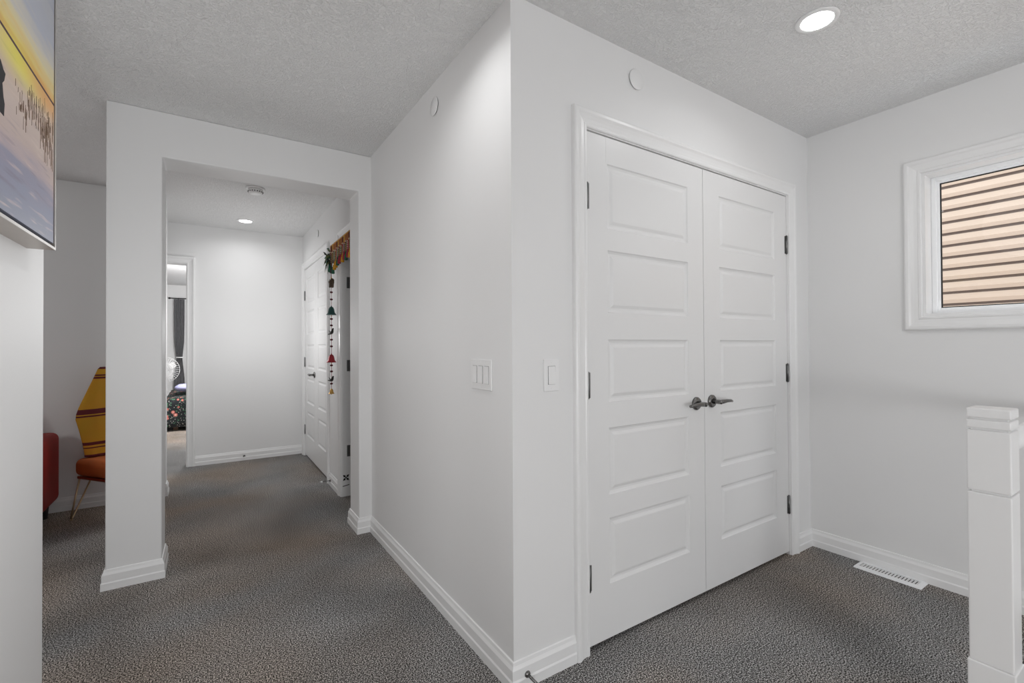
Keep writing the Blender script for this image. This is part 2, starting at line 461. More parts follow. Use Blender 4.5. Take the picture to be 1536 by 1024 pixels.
bm = BM()
box(bm, X0-.05, X0+.25, yb, yb+.12, z, z+nst*.1005)
obj('corner_board', bm, M['vinyl'], nb)

# ------------------------------------------------------------------ switches, discs, lights, detector
def switch(label, loc, rz, gangs, hh=.118):
    w = .070 + .0462*(gangs-1)
    t_ = thing('light_switch', label, 'switch', loc, rz)
    bm = BM(); box(bm, -w/2, w/2, -.006, 0, -hh/2, hh/2)
    pl = obj('cover_plate', bm, M['plastic'], t_, .0035, 3)
    for g in range(gangs):
        cx = (g-(gangs-1)/2)*.0462
        bm = BM(); box(bm, cx-.0172, cx+.0172, -.0068, -.0045, -.034, .034)
        obj('rocker_frame', bm, M['dark'], t_, .0008)
        bm = BM()
        v = [(-.0160, -.033), (.0160, -.033), (.0160, .033), (-.0160, .033)]
        f = [bm.verts.new((cx+x, -.0105 if z_ < 0 else -.0072, z_)) for x, z_ in v]
        m1 = bm.verts.new((cx+.016, -.0080, 0)); m0 = bm.verts.new((cx-.016, -.0080, 0))
        bk = [bm.verts.new((cx+x, -.004, z_)) for x, z_ in v]
        bm.faces.new((f[0], f[1], m1, m0)); bm.faces.new((m0, m1, f[2], f[3]))
        bm.faces.new(bk); bm.faces.new((f[0], bk[0], bk[1], f[1])); bm.faces.new((f[2], bk[2], bk[3], f[3]))
        bm.faces.new((f[1], bk[1], bk[2], f[2], m1)); bm.faces.new((f[3], bk[3], bk[0], f[0], m0))
        obj('rocker', bm, M['plastic'], t_)
    for s in (-1, 1):
        for g in range(gangs):
            bm = BM(); lathe(bm, ((g-(gangs-1)/2)*.0462, -.006, s*.048), (0,-1,0), [(0, .003), (.0008, .0028)], 12)
            obj('screw', bm, M['plastic'], t_)
    return t_
switch('white triple rocker light switch on the corridor wall', (XC, 1.576, 1.087), -PI/2, 3)
switch('white single rocker light switch beside the closet door casing', (1.059, YC, 1.0885), 0, 1)

def disc(label, loc, rz, r):
    t_ = thing('sprinkler_cover', label, 'sprinkler cover', loc, rz)
    bm = BM(); lathe(bm, (0,0,0), (0,-1,0), [(-.006, r-.005), (.0035, r-.005)], 40); obj('collar', bm, M['dark'], t_)
    bm = BM(); lathe(bm, (0,-.0035,0), (0,-1,0), [(0, r-.001), (.001, r), (.0025, r), (.0035, r-.0015), (.004, 0)], 48); obj('cover_disc', bm, M['plastic'], t_)
disc('flat round white cover high on the corridor wall', (XC, 2.012, 2.322), -PI/2, .042)
disc('flat round white cover above the near closet door', (1.527, YC, 2.330), 0, .043)
disc('flat round white cover above the hallway closet doors', (HX, 4.81, 2.300), -PI/2, .036)

M['lamp'] = emis('lamp_diffuser', (1, 1, 1), 14)
def downlight(label, x, y, r, power, spread=160, vis=True):
    t_ = thing('recessed_downlight', label, 'ceiling light', (x, y, H), 0)
    bm = BM(); lathe(bm, (0,0,0), (0,0,-1), [(0, r), (.003, r), (.006, r-.004), (.006, r-.016), (.003, r-.020), (.003, 0)], 48); obj('trim_ring', bm, M['plastic'], t_)
    bm = BM(); lathe(bm, (0,0,-.0035), (0,0,-1), [(0, r-.019), (.002, r-.020), (.0025, 0)], 40); obj('diffuser', bm, M['lamp'], t_)
    ld = bpy.data.lights.new('downlight_lamp', 'AREA'); ld.shape = 'DISK'; ld.size = 2*(r-.02); ld.energy = power; ld.spread = math.radians(spread)
    lo = bpy.data.objects.new('lamp', ld); COL.objects.link(lo); lo.parent = t_; lo.location = (0, 0, -.008)
    return t_
downlight('round recessed ceiling light glowing above the landing near the closet', 1.952, .838, .073, 1.2)
downlight('round recessed ceiling light glowing in the far hallway ceiling', .302, 5.25, .073, 1.8)
downlight('round recessed ceiling light above the landing beside the sunset picture', .52, 1.47, .073, 2.2, 150)

t_ = thing('smoke_detector', 'round white smoke detector on the hallway ceiling', 'smoke detector', (.306, 4.13, H))
bm = BM(); lathe(bm, (0,0,0), (0,0,-1), [(0, .068), (.008, .068), (.012, .064)], 40); obj('base', bm, M['plastic'], t_)
bm = BM(); lathe(bm, (0,0,-.012), (0,0,-1), [(0, .052), (.012, .054), (.030, .044), (.036, .030), (.037, 0)], 40); bd = obj('body', bm, M['plastic'], t_)
bm = BM()
for k in range(18):
    a = k*PI/9; box(bm, math.cos(a)*.051-.003, math.cos(a)*.051+.003, math.sin(a)*.051-.003, math.sin(a)*.051+.003, -.034, -.026)
obj('vent_slots', bm, M['dark'], bd)

# floor register
t_ = thing('floor_register', 'white slotted metal floor register beside the window wall baseboard', 'vent', (2.952, .958, 0), 0)
bm = BM()
rw, rl = .100, .285
lo_ = [(-rw/2, -rl/2), (rw/2, -rl/2), (rw/2, rl/2), (-rw/2, rl/2)]
A = [bm.verts.new((x, y, .0)) for x, y in lo_]; B = [bm.verts.new((x*.93, y*.97, .009)) for x, y in lo_]
C_ = [bm.verts.new((x*.55, y*.86, .010)) for x, y in lo_]; D = [bm.verts.new((x*.55, y*.86, .0035)) for x, y in lo_]
for a_, b_ in ((A, B), (B, C_), (C_, D)):
    for k in range(4): bm.faces.new((a_[k], a_[(k+1)%4], b_[(k+1)%4], b_[k]))
bm.faces.new(D)
obj('frame', bm, M['vinyl'], t_)
bm = BM()
for k in range(18):
    y = -rl*.43*1 + (k+.5)*rl*.86/18
    v = [(-.0275, y-.005, .0045), (.0275, y-.005, .0045), (.0275, y+.001, .0095), (-.0275, y+.001, .0095)]
    poly(bm, v)
obj('louvers', bm, M['plastic'], t_)
bm = BM(); box(bm, -.027, .027, -rl*.425, rl*.425, .0036, .0039); obj('opening', bm, mat('duct_grey', (.04,.04,.04), .8), t_)

# ------------------------------------------------------------------ railing
t_ = thing('stair_railing', 'white square newel post with grooved cap and round handrail at right', 'railing', (1.8465, .3575, 0))
s = .0445
bm = BM()
def blk(z0, z1, h): box(bm, -h, h, -h, h, z0, z1)
blk(.0, .309, s+.0035); blk(.309, .7815, s); blk(.787, .956, s); blk(.961, .985, s); blk(.990, 1.0165, s)
obj('newel_post', bm, M['trim'], t_, .0035, 3)
bm = BM(); blk(.305, 1.0, s-.008); obj('post_core', bm, M['trim'], t_)
bm = BM()
R_ = []
prof = []
for k in range(20):
    a = 2*PI*k/20; prof.append((math.cos(a)*.030, .902+math.sin(a)*.030))
a1 = [bm.verts.new((s-.002, y, z)) for y, z in prof]; a2 = [bm.verts.new((XW-1.8465, y, z)) for y, z in prof]
for k in range(20):
    f = bm.faces.new((a1[k], a1[(k+1)%20], a2[(k+1)%20], a2[k])); f.smooth = True
bm.faces.new(a1[::-1]); bm.faces.new(a2)
obj('handrail', bm, M['trim'], t_)
bm = BM(); box(bm, s, XW-1.8465, -.03, .03, 0, .03); obj('shoe_rail', bm, M['trim'], t_)

# ------------------------------------------------------------------ framed picture
PL, PZ0, PZ1 = 1.20, 1.480, 2.28
pic = thing('framed_picture', 'large canvas of a golden lake sunset with reeds in a pale floater frame', 'picture', (XL, 1.842-PL, PZ0), PI/2)
PD = .058
fm = mat('champagne_frame_side', (.42, .375, .34), .35, metal=.3, noise=.05, scale=30)
fm2 = mat('champagne_frame_lip', (.62, .60, .57), .3, metal=.4, noise=.04, scale=30)
PH = PZ1-PZ0
bm = BM(); tt = .004
for b_ in ((0, tt, -PD, 0, 0, PH), (PL-tt, PL, -PD, 0, 0, PH), (tt, PL-tt, -PD, 0, 0, tt), (tt, PL-tt, -PD, 0, PH-tt, PH)): box(bm, *b_)
obj('frame', bm, fm, pic)
bm = BM()
tl = .007
for b_ in ((0, tl, -PD-.002, -PD, 0, PH), (PL-tl, PL, -PD-.002, -PD, 0, PH), (tl, PL-tl, -PD-.002, -PD, 0, tl), (tl, PL-tl, -PD-.002, -PD, PH-tl, PH)): box(bm, *b_)
obj('frame_lip', bm, fm2, pic)
bm = BM(); box(bm, tl, PL-tl, -.02, -.004, tl, PH-tl); obj('backing', bm, M['dark'], pic)

def sunset_mat():
    m, nt, b = new_mat('sunset_canvas')
    b.inputs['Roughness'].default_value = .45
    N = nt.nodes.new; Lk = nt.links.new
    tc = N('ShaderNodeTexCoord'); sp = N('ShaderNodeSeparateXYZ'); Lk(tc.outputs['Object'], sp.inputs[0])
    # wavy height lookup
    mp = N('ShaderNodeMapping'); mp.inputs['Scale'].default_value = (1.6, 1, 14); Lk(tc.outputs['Object'], mp.inputs['Vector'])
    n1 = N('ShaderNodeTexNoise'); n1.inputs['Scale'].default_value = 2.2; n1.inputs['Detail'].default_value = 4; Lk(mp.outputs[0], n1.inputs['Vector'])
    ma = N('ShaderNodeMath'); ma.operation = 'MULTIPLY_ADD'; ma.inputs[1].default_value = .16; Lk(n1.outputs['Fac'], ma.inputs[0])
    sub = N('ShaderNodeMath'); sub.operation = 'SUBTRACT'; sub.inputs[1].default_value = .08; Lk(sp.outputs['Z'], sub.inputs[0])
    Lk(sub.outputs[0], ma.inputs[2])
    water = N('ShaderNodeValToRGB'); e = water.color_ramp.elements
    e[0].position = 0; e[0].color = (.30, .32, .40, 1); e[1].position = 1; e[1].color = (.85, .68, .46, 1)
    for p, c in ((.22, (.31, .33, .44, 1)), (.32, (.33, .32, .42, 1)), (.42, (.56, .46, .47, 1)), (.52, (.62, .50, .46, 1)), (.68, (.68, .56, .50, 1)), (.85, (.74, .58, .46, 1))):
        x = e.new(p); x.color = c
    sc1 = N('ShaderNodeMath'); sc1.operation = 'DIVIDE'; sc1.inputs[1].default_value = .415; Lk(ma.outputs[0], sc1.inputs[0]); Lk(sc1.outputs[0], water.inputs['Fac'])
    # streaks of light and dark on the water
    mp2 = N('ShaderNodeMapping'); mp2.inputs['Scale'].default_value = (2.6, 1, 34); Lk(tc.outputs['Object'], mp2.inputs['Vector'])
    n2 = N('ShaderNodeTexNoise'); n2.inputs['Scale'].default_value = 1.6; n2.inputs['Detail'].default_value = 3; Lk(mp2.outputs[0], n2.inputs['Vector'])
    st = N('ShaderNodeValToRGB'); st.color_ramp.elements[0].position = .58; st.color_ramp.elements[1].position = .70; Lk(n2.outputs['Fac'], st.inputs['Fac'])
    lt = N('ShaderNodeMix'); lt.data_type = 'RGBA'; lt.inputs[7].default_value = (.80, .66, .60, 1)
    stf = N('ShaderNodeMath'); stf.operation = 'MULTIPLY'; stf.inputs[1].default_value = .7; Lk(st.outputs['Color'], stf.inputs[0])
    Lk(stf.outputs[0], lt.inputs[0]); Lk(water.outputs['Color'], lt.inputs[6])
    dk = N('ShaderNodeValToRGB'); dk.color_ramp.elements[0].position = .30; dk.color_ramp.elements[0].color = (1,1,1,1); dk.color_ramp.elements[1].position = .42; dk.color_ramp.elements[1].color = (0,0,0,1); Lk(n2.outputs['Fac'], dk.inputs['Fac'])
    dkf = N('ShaderNodeMath'); dkf.operation = 'MULTIPLY'; dkf.inputs[1].default_value = .45; Lk(dk.outputs['Color'], dkf.inputs[0])
    dm = N('ShaderNodeMix'); dm.data_type = 'RGBA'; dm.inputs[7].default_value = (.22, .17, .24, 1); Lk(dkf.outputs[0], dm.inputs[0]); Lk(lt.outputs[2], dm.inputs[6])
    # sky
    sky = N('ShaderNodeValToRGB'); e = sky.color_ramp.elements
    e[0].position = 0; e[0].color = (.78, .40, .14, 1); e[1].position = 1; e[1].color = (.38, .44, .58, 1)
    for p, c in ((.07, (.90, .66, .22, 1)), (.15, (.88, .76, .42, 1)), (.26, (.74, .70, .62, 1)), (.4, (.54, .57, .66, 1)), (.65, (.58, .60, .66, 1)), (.8, (.42, .46, .60, 1))):
        x = e.new(p); x.color = c
    s2 = N('ShaderNodeMath'); s2.operation = 'SUBTRACT'; s2.inputs[1].default_value = .413; Lk(ma.outputs[0], s2.inputs[0])
    s3 = N('ShaderNodeMath'); s3.operation = 'DIVIDE'; s3.inputs[1].default_value = .40; Lk(s2.outputs[0], s3.inputs[0]); Lk(s3.outputs[0], sky.inputs['Fac'])
    # horizon select
    gt = N('ShaderNodeMath'); gt.operation = 'GREATER_THAN'; gt.inputs[1].default_value = .413; Lk(sp.outputs['Z'], gt.inputs[0])
    mm = N('ShaderNodeMix'); mm.data_type = 'RGBA'; Lk(gt.outputs[0], mm.inputs[0]); Lk(dm.outputs[2], mm.inputs[6]); Lk(sky.outputs['Color'], mm.inputs[7])
    # sun glow
    def gauss(cx, cz, sx, sz):
        v = N('ShaderNodeVectorMath'); v.operation = 'SUBTRACT'; v.inputs[1].default_value = (cx, 0, cz); Lk(tc.outputs['Object'], v.inputs[0])
        v2 = N('ShaderNodeVectorMath'); v2.operation = 'MULTIPLY'; v2.inputs[1].default_value = (1/sx, 0, 1/sz); Lk(v.outputs[0], v2.inputs[0])
        l = N('ShaderNodeVectorMath'); l.operation = 'LENGTH'; Lk(v2.outputs[0], l.inputs[0])
        mr = N('ShaderNodeMapRange'); mr.interpolation_type = 'SMOOTHSTEP'; mr.inputs['From Min'].default_value = 0; mr.inputs['From Max'].default_value = 1; mr.inputs['To Min'].default_value = 1; mr.inputs['To Max'].default_value = 0
        Lk(l.outputs['Value'], mr.inputs['Value']); return mr.outputs[0]
    prev = mm.outputs[2]
    for (cx, cz, sx, sz, c, k) in ((.90, .395, .30, .075, (.95, .85, .10, 1), .9), (1.12, .40, .26, .06, (.90, .42, .10, 1), .75), (.55, .41, .35, .06, (.92, .55, .30, 1), .6)):
        g = gauss(cx, cz, sx, sz); f = N('ShaderNodeMath'); f.operation = 'MULTIPLY'; f.inputs[1].default_value = k; Lk(g, f.inputs[0])
        mxx = N('ShaderNodeMix'); mxx.data_type = 'RGBA'; mxx.inputs[7].default_value = c; Lk(f.outputs[0], mxx.inputs[0]); Lk(prev, mxx.inputs[6]); prev = mxx.outputs[2]
    # speckled brush texture low down
    Lk(prev, b.inputs['Base Color'])
    n3 = N('ShaderNodeTexNoise'); n3.inputs['Scale'].default_value = 260; Lk(tc.outputs['Object'], n3.inputs['Vector'])
    bp = N('ShaderNodeBump'); bp.inputs['Strength'].default_value = .25; bp.inputs['Distance'].default_value = .001; Lk(n3.outputs['Fac'], bp.inputs['Height']); Lk(bp.outputs['Normal'], b.inputs['Normal'])
    return m
ink = mat('painted_horizon_violet', (.10, .045, .06), .6, noise=.3)  # dark violet paint of the picture's horizon line
reedm = mat('painted_reed_brown', (.20, .12, .07), .6, noise=.3)
bm = BM()
cy = -PD+.001
box(bm, .014, PL-.012, cy, -.02, .018, PH-.014, 0)
# horizon
slab(bm, [(.02, .411), (PL-.012, .4125), (PL-.012, .4185), (.02, .418)], cy-.0004, cy-.0001, 1)
bmv = []
rng = random.Random(3)
def stroke(x, z0, z1, w, mi):
    dx = rng.uniform(-.003, .003)
    slab(bm, [(x-w/2, z0), (x+w/2, z0+.002), (x+dx+w*.3, z1), (x+dx-w*.3, z1)], cy-.0005, cy-.0001, mi)
for k in range(150):
    x = .86 + .32*(rng.random()**.75)
    d = (x-.86)/.32
    zt = .372 + .018*d + rng.uniform(-.035, .012) - (.03 if d < .3 else 0)
    ln = rng.uniform(.008, .022+.055*d)
    zc = zt - rng.uniform(0, .03+.075*d)
    stroke(x, zc-ln, zc, rng.uniform(.0009, .0022), 2)
# dark heron-like post silhouette near the left of the visible part
slab(bm, [(.735, .225), (.80, .222), (.804, .250), (.797, .262), (.790, .290), (.801, .300), (.808, .318), (.796, .322), (.780, .335), (.735, .338)], cy-.0006, cy-.0001, 3)
obj('canvas', bm, [sunset_mat(), ink, reedm, M['blackcloth']], pic)

# ------------------------------------------------------------------ side room : sofa, chair, cloth
leather = mat('dark_red_leather', (.30, .010, .006), .5, spec=.25, noise=.12, scale=9, bump=.25, bscale=140)
sofa = thing('sofa', 'dark red leather sofa with rounded arm against the shaded wall', 'sofa', (-1.9, 4.17, 0))
def rbox(name, x0, x1, y0, y1, z0, z1, m, parent, bev, seg=5):
    bm = BM(); box(bm, x0, x1, y0, y1, z0, z1)
    return obj(name, bm, m, parent, bev, seg)
rbox('arm', .78, 1.005, -.42, .42, .11, .60, leather, sofa, .045)
rbox('arm', -1.0, -.78, -.42, .42, .11, .60, leather, sofa, .045)
rbox('base', -.775, .775, -.36, .40, .11, .30, leather, sofa, .02)
rbox('backrest', -.775, .775, .18, .43, .305, .80, leather, sofa, .06)
for k in range(2): rbox('seat_cushion', -.77+.775*k, .77-.775*(1-k), -.38, .175, .305, .45, leather, sofa, .04)
for x in (-.93, .93):
    for y in (-.36, .36):
        bm = BM(); lathe(bm, (x, y, 0), (0,0,1), [(0, .022), (.112, .032)], 16); obj('leg', bm, M['blackcloth'], sofa)

ca = math.atan2(.616, .788)     # turn of the chair
chair = thing('dining_chair', 'rust velvet chair on gold hairpin legs, back wrapped in yellow cloth', 'chair', (-.537, 4.334, 0), ca)
velvet = mat('rust_velvet', (.42, .10, .018), .75, noise=.25, scale=7, bump=.2, bscale=120)
gold = mat('brushed_gold', (.55, .42, .27), .32, metal=1, noise=.08)
rbox('seat', -.166, .166, -.20, .20, .305, .425, velvet, chair, .04)
rbox('seat_base', -.152, .152, -.185, .185, .285, .304, gold, chair, .004)
for sx in (-1, 1):
    for sy in (-1, 1):
        bm = BM(); fx, fy = sx*.17, sy*.21
        tube(bm, [(sx*.142, sy*.172, .29), (fx+sx*.004, fy-sy*.006, .022), (fx, fy, .007), (fx-sx*.014, fy+sy*.004, .022), (sx*.060, sy*.178, .29)], .0055, 8)
        lathe(bm, (fx, fy, 0), (0,0,1), [(0, .009), (.006, .009)], 10)
        obj('leg', bm, gold, chair)
bm = BM()
bp_ = [(-.11, .428), (.17, .428), (.215, .70), (.08, 1.03), (-.02, 1.03), (-.155, .70)]
slab(bm, bp_, .138, .162)
obj('backrest', bm, velvet, chair, .008, 2)
def cloth_mat():
    m, nt, b = new_mat('yellow_striped_cloth')
    b.inputs['Roughness'].default_value = .85
    N = nt.nodes.new; Lk = nt.links.new
    tc = N('ShaderNodeTexCoord'); sp = N('ShaderNodeSeparateXYZ'); Lk(tc.outputs['Object'], sp.inputs[0])
    mr = N('ShaderNodeMapRange'); mr.inputs['From Min'].default_value = .0; mr.inputs['From Max'].default_value = .70; Lk(sp.outputs['Z'], mr.inputs['Value'])
    cr = N('ShaderNodeValToRGB'); cr.color_ramp.interpolation = 'CONSTANT'
    Y = (.62, .30, .015, 1); R = (.12, .008, .012, 1)
    stops = []
    def band(a, b_): stops.extend([(a, R), (b_, Y)])
    z0 = .425
    for a, b_ in ((.428, .446), (.490, .497), (.512, .534), (.712, .722), (.730, .765), (.975, .989), (.996, 1.006), (1.045, 1.09)): band((a-z0)/.70, (b_-z0)/.70)
    e = cr.color_ramp.elements
    e[0].position = 0; e[0].color = Y; e[1].position = min(1, stops[0][0]); e[1].color = stops[0][1]
    for p, c in stops[1:]:
        x = e.new(min(1, p)); x.color = c
    Lk(mr.outputs[0], cr.inputs['Fac'])
    n = N('ShaderNodeTexNoise'); n.inputs['Scale'].default_value = 5; Lk(tc.outputs['Object'], n.inputs['Vector'])
    mx = N('ShaderNodeMix'); mx.data_type = 'RGBA'; mx.blend_type = 'MULTIPLY'; mx.inputs[0].default_value = .35; Lk(cr.outputs[0], mx.inputs[6]); Lk(n.outputs['Color'], mx.inputs[7])
    Lk(mx.outputs[2], b.inputs['Base Color'])
    return m
bm = BM()
rings = []
n = 32
for z_, w_, d_ in ((.432, .158, .050), (.46, .160, .046), (.52, .170, .042), (.62, .192, .038), (.70, .213, .036), (.735, .210, .036), (.78, .196, .034), (.88, .152, .030), (.98, .108, .026), (1.045, .080, .022), (1.06, .066, .016)):
    rings.append([bm.verts.new((math.copysign(abs(math.cos(2*PI*k/n))**.6, math.cos(2*PI*k/n))*w_*.975+.03, .150+math.sin(2*PI*k/n)*d_*(1+.12*math.sin(9*k/n*2*PI+z_*9)), z_-.425)) for k in range(n)])
for a_, b_ in zip(rings, rings[1:]):
    for k in range(n): bm.faces.new((a_[k], a_[(k+1)%n], b_[(k+1)%n], b_[k]))
bm.faces.new(rings[-1])
cl = obj('striped_cloth', bm, cloth_mat(), None, smooth=True)
cl.location = (-.537, 4.334, .425); cl.rotation_euler = (0, 0, ca)
tag(cl, 'yellow cloth with maroon stripes wrapped over the chair back', 'cloth')

# ------------------------------------------------------------------ door hanging (toran)
TX = .862
tor = thing('door_valance', 'colourful beaded cloth valance hung over the hallway doorway head', 'door hanging', (TX, 4.075, 1.83), -PI/2)
def cm(name, c, r=.7, n=.25): return mat(name, c, r, noise=n, scale=60)
TC = {'rust': cm('rust_cloth', (.34, .12, .03)), 'red': cm('crimson_cloth', (.30, .012, .03)), 'gold': cm('gold_thread', (.60, .33, .05)),
      'green': cm('olive_leaf_cloth', (.07, .085, .015)), 'teal': cm('bottle_green_cloth', (.01, .09, .05)), 'maroon': cm('maroon_cloth', (.09, .015, .02)),
      'cream': cm('cream_bead', (.62, .52, .36)), 'dark': cm('dark_bead', (.02, .018, .015)), 'amber': cm('amber_tassel', (.62, .30, .01)), 'pink': cm('pink_cloth', (.30, .05, .09))}
TW = .76
bm = BM()
nseg = 40
def vband(bm, z0, z1, amp, y0, mi_fn):
    pa = []
    for k in range(nseg+1):
        x = TW*k/nseg; y = y0 - amp*(1+math.cos(k*PI))/2
        pa.append((bm.verts.new((x, y, z0)), bm.verts.new((x, y, z1))))
    for k in range(nseg):
        f = bm.faces.new((pa[k][0], pa[k+1][0], pa[k+1][1], pa[k][1])); f.material_index = mi_fn(k)
vband(bm, .135, .212, .008, -.004, lambda k: [0, 0, 1, 0, 2][k % 5])
obj('embroidered_band', bm, [TC['rust'], TC['maroon'], TC['gold']], tor)
bm = BM(); box(bm, .0, TW, -.008, -.005, .055, .137); obj('backing_cloth', bm, TC['maroon'], tor)
bm = BM(); tube(bm, [(-.01, -.008, .206), (TW, -.008, .206)], .004, 8); obj('hanging_rod', bm, TC['gold'], tor)
bm = BM()
for k in range(46):
    lathe(bm, (.01+k*TW/46, -.016, .142+.006*math.sin(k)), (0,0,1), [(-.006, 0), (-.003, .005), (.003, .005), (.006, 0)], 8, mi=k % 3)
obj('bead_row', bm, [TC['cream'], TC['red'], TC['cream']], tor)
cols = ['pink', 'green', 'maroon', 'green', 'red', 'green', 'maroon', 'green', 'red', 'maroon', 'green', 'red', 'green', 'maroon']
for k in range(14):
    x = .02 + k*.053
    L = [.13, .12, .09, .10, .115, .10, .095, .11, .10, .105, .10, .11, .10, .1][k]
    bm = BM()
    slab(bm, [(x-.027, .14), (x-.033, .14-L*.62), (x, .14-L*1.12), (x+.033, .14-L*.62), (x+.027, .14)], -.014-.003*(k%2), -.011-.003*(k%2))
    fl = obj('leaf_flap', bm, TC[cols[k]], tor, .002, 1)
    bm = BM()
    for j in range(5): lathe(bm, (x, -.019, .14-L*.15-j*L*.13), (0,0,1), [(-.004, 0), (0, .0045), (.004, 0)], 8)
    obj('beads', bm, TC['cream' if k % 2 else 'gold'], fl)
tcol = ['teal', 'dark', 'teal', 'amber', 'amber', 'teal', 'red', 'red', 'amber', 'red', 'teal', 'red', 'amber', 'red']
for k in range(14):
    x = .045 + k*.053; zb = [-.02, -.035, -.045, -.02, -.01, .0, .005, .01, .0, .01, .0, .01, 0, .01][k]
    bm = BM(); lathe(bm, (x, -.022, zb), (0,0,1), [(0, .006), (.003, .013), (.035, .011), (.045, .006), (.052, .008), (.06, .003), (.075, .001)], 12)
    obj('tassel', bm, TC[tcol[k]], tor)
# dark leafy cluster sticking out at the far end
bm = BM()
rng = random.Random(5)
for k in range(30):
    a = rng.uniform(PI*.6, PI*1.5); L = rng.uniform(.05, .12); x0, z0 = rng.uniform(-.01, .06), rng.uniform(.07, .15)
    x1, z1 = x0+math.cos(a)*L, z0+math.sin(a)*L - .02; nx, nz = -math.sin(a)*.012, math.cos(a)*.012
    xm, zm = (x0+x1)/2, (z0+z1)/2+.01; y_ = -.02-rng.random()*.03
    poly(bm, [(x0, -.012, z0), (xm+nx, y_, zm+nz), (x1, y_-.006, z1), (xm-nx, y_, zm-nz)], k % 3)
obj('leaf_cluster', bm, [TC['dark'], TC['green'], TC['teal']], tor)

# bell string hanging beside the doorway casing
bs = thing('bell_string', 'hanging cord of little bells, birds and beads beside the hallway doorway', 'ornament', (.842, 3.995, .80), -PI/2)
zo = .80
bm = BM(); tube(bm, [(0, 0, .02), (.004, 0, .45), (0, 0, .85), (.002, 0, 1.19)], .0018, 6); obj('cord', bm, TC['red'], bs)
bm = BM(); tube(bm, [(-.02, .0, .93), (-.018, 0, 1.10)], .0016, 6); obj('cord', bm, TC['dark'], bs)
def bell(z, m, s=1.0):
    bm = BM(); lathe(bm, (0, 0, z-zo), (0,0,1), [(-.036*s, .040*s), (-.032*s, .036*s), (-.018*s, .026*s), (.010*s, .021*s), (.024*s, .014*s), (.030*s, .004*s), (.037*s, .004*s), (.038*s, 0)], 20)
    o = obj('bell', bm, m, bs); bm = BM(); lathe(bm, (0, 0, z-zo-.05*s), (0,0,1), [(0, 0), (.006*s, .006*s), (.012*s, 0)], 10); obj('clapper', bm, TC['gold'], o)
tealm = mat('enamel_green_bell', (.03, .085, .08), .35, metal=.6, noise=.3); redm = mat('enamel_red_bell', (.30, .02, .03), .35, metal=.4, noise=.3); brass = mat('brass_bell', (.55, .33, .10), .35, metal=.9, noise=.2)
bell(1.495, tealm, 1.05); bell(1.105, redm, 1.0); bell(.835, brass, .62)
for z_ in (1.644, 1.585, 1.425, 1.372, 1.255, 1.20, 1.045, .995, .895):
    bm = BM(); lathe(bm, (0, 0, z_-zo), (0,0,1), [(-.009, 0), (-.006, .009), (0, .0125), (.006, .009), (.009, 0)], 12); obj('bead', bm, TC['maroon'], bs)
def bird(z):
    bm = BM(); z -= zo
    tube(bm, [(-.125, 0, z-.010), (-.075, 0, z-.008), (-.03, 0, z-.004), (.012, 0, z+.002), (.034, 0, z+.012), (.048, 0, z+.026), (.058, 0, z+.030), (.078, 0, z+.028)],
         [.004, .006, .010, .013, .010, .007, .007, .001], 10)
    slab(bm, [(-.02, z+.003), (.008, z+.012), (-.035, z+.020)], -.013, -.010)
    slab(bm, [(-.02, z+.003), (.008, z+.012), (-.035, z+.020)], .010, .013)
    obj('bird', bm, TC['dark'], bs)
bird(1.312); bird(.925)
# little elephant figure at the top
bm = BM(); z_ = 1.725-zo
lathe(bm, (-.022, 0, z_), (1,0,0), [(0, 0), (.006, .018), (.022, .023), (.040, .019), (.046, 0)], 16)
lathe(bm, (.020, 0, z_+.016), (1,0,0), [(-.006, 0), (0, .012), (.012, .014), (.020, 0)], 14)
tube(bm, [(.036, 0, z_+.016), (.044, 0, z_+.002), (.042, 0, z_-.018), (.048, 0, z_-.026)], [.007, .005, .004, .003], 8)
for x in (-.014, .014):
    for y in (-.009, .009): lathe(bm, (x, y, z_-.042), (0,0,1), [(0, .007), (.035, .008)], 10)
for y in (-.016, .016): slab(bm, [(.012, z_+.026), (.028, z_+.022), (.026, z_), (.014, z_+.002)], y-.001, y+.001)
obj('elephant', bm, mat('carved_dark_brown', (.07, .045, .025), .6, noise=.5, scale=80), bs)
bm = BM(); tube(bm, [(0, 0, z_+.02), (.004, 0, z_+.045)], .003, 6); obj('hanging_loop', bm, TC['gold'], bs)

# sticker on the lining
fl = BM()
bmf = fl
cx_, cz_ = .030, .150
for k in range(4):
    a = PI/4 + k*PI/2
    u = (math.cos(a), math.sin(a)); nrm = (-u[1], u[0])
    pts = [(cx_+u[0]*.004, cz_+u[1]*.004), (cx_+u[0]*.016+nrm[0]*.010, cz_+u[1]*.016+nrm[1]*.010), (cx_+u[0]*.034, cz_+u[1]*.034), (cx_+u[0]*.016-nrm[0]*.010, cz_+u[1]*.016-nrm[1]*.010)]
    slab(bmf, pts, 0, .0008)
lathe(bmf, (cx_, .0004, cz_), (0,-1,0), [(-.0004, .006), (.001, .006)], 12)
st = obj('wall_sticker', bmf, M['dark'], None); st.location = (HX, HD1-.0055, -.0)
tag(st, 'small dark four-petal sticker low on the doorway lining', 'sticker')
bm = BM(); slab(bm, [(cx_-.026, .080), (cx_+.026, .088), (cx_+.026, .094), (cx_-.026, .086)], 0, .0008)
st2 = obj('adhesive_strip', bm, M['dark'], None); st2.location = (HX, HD1-.0055, 0)
tag(st2, 'thin dark strip stuck below the four-petal sticker', 'strip')

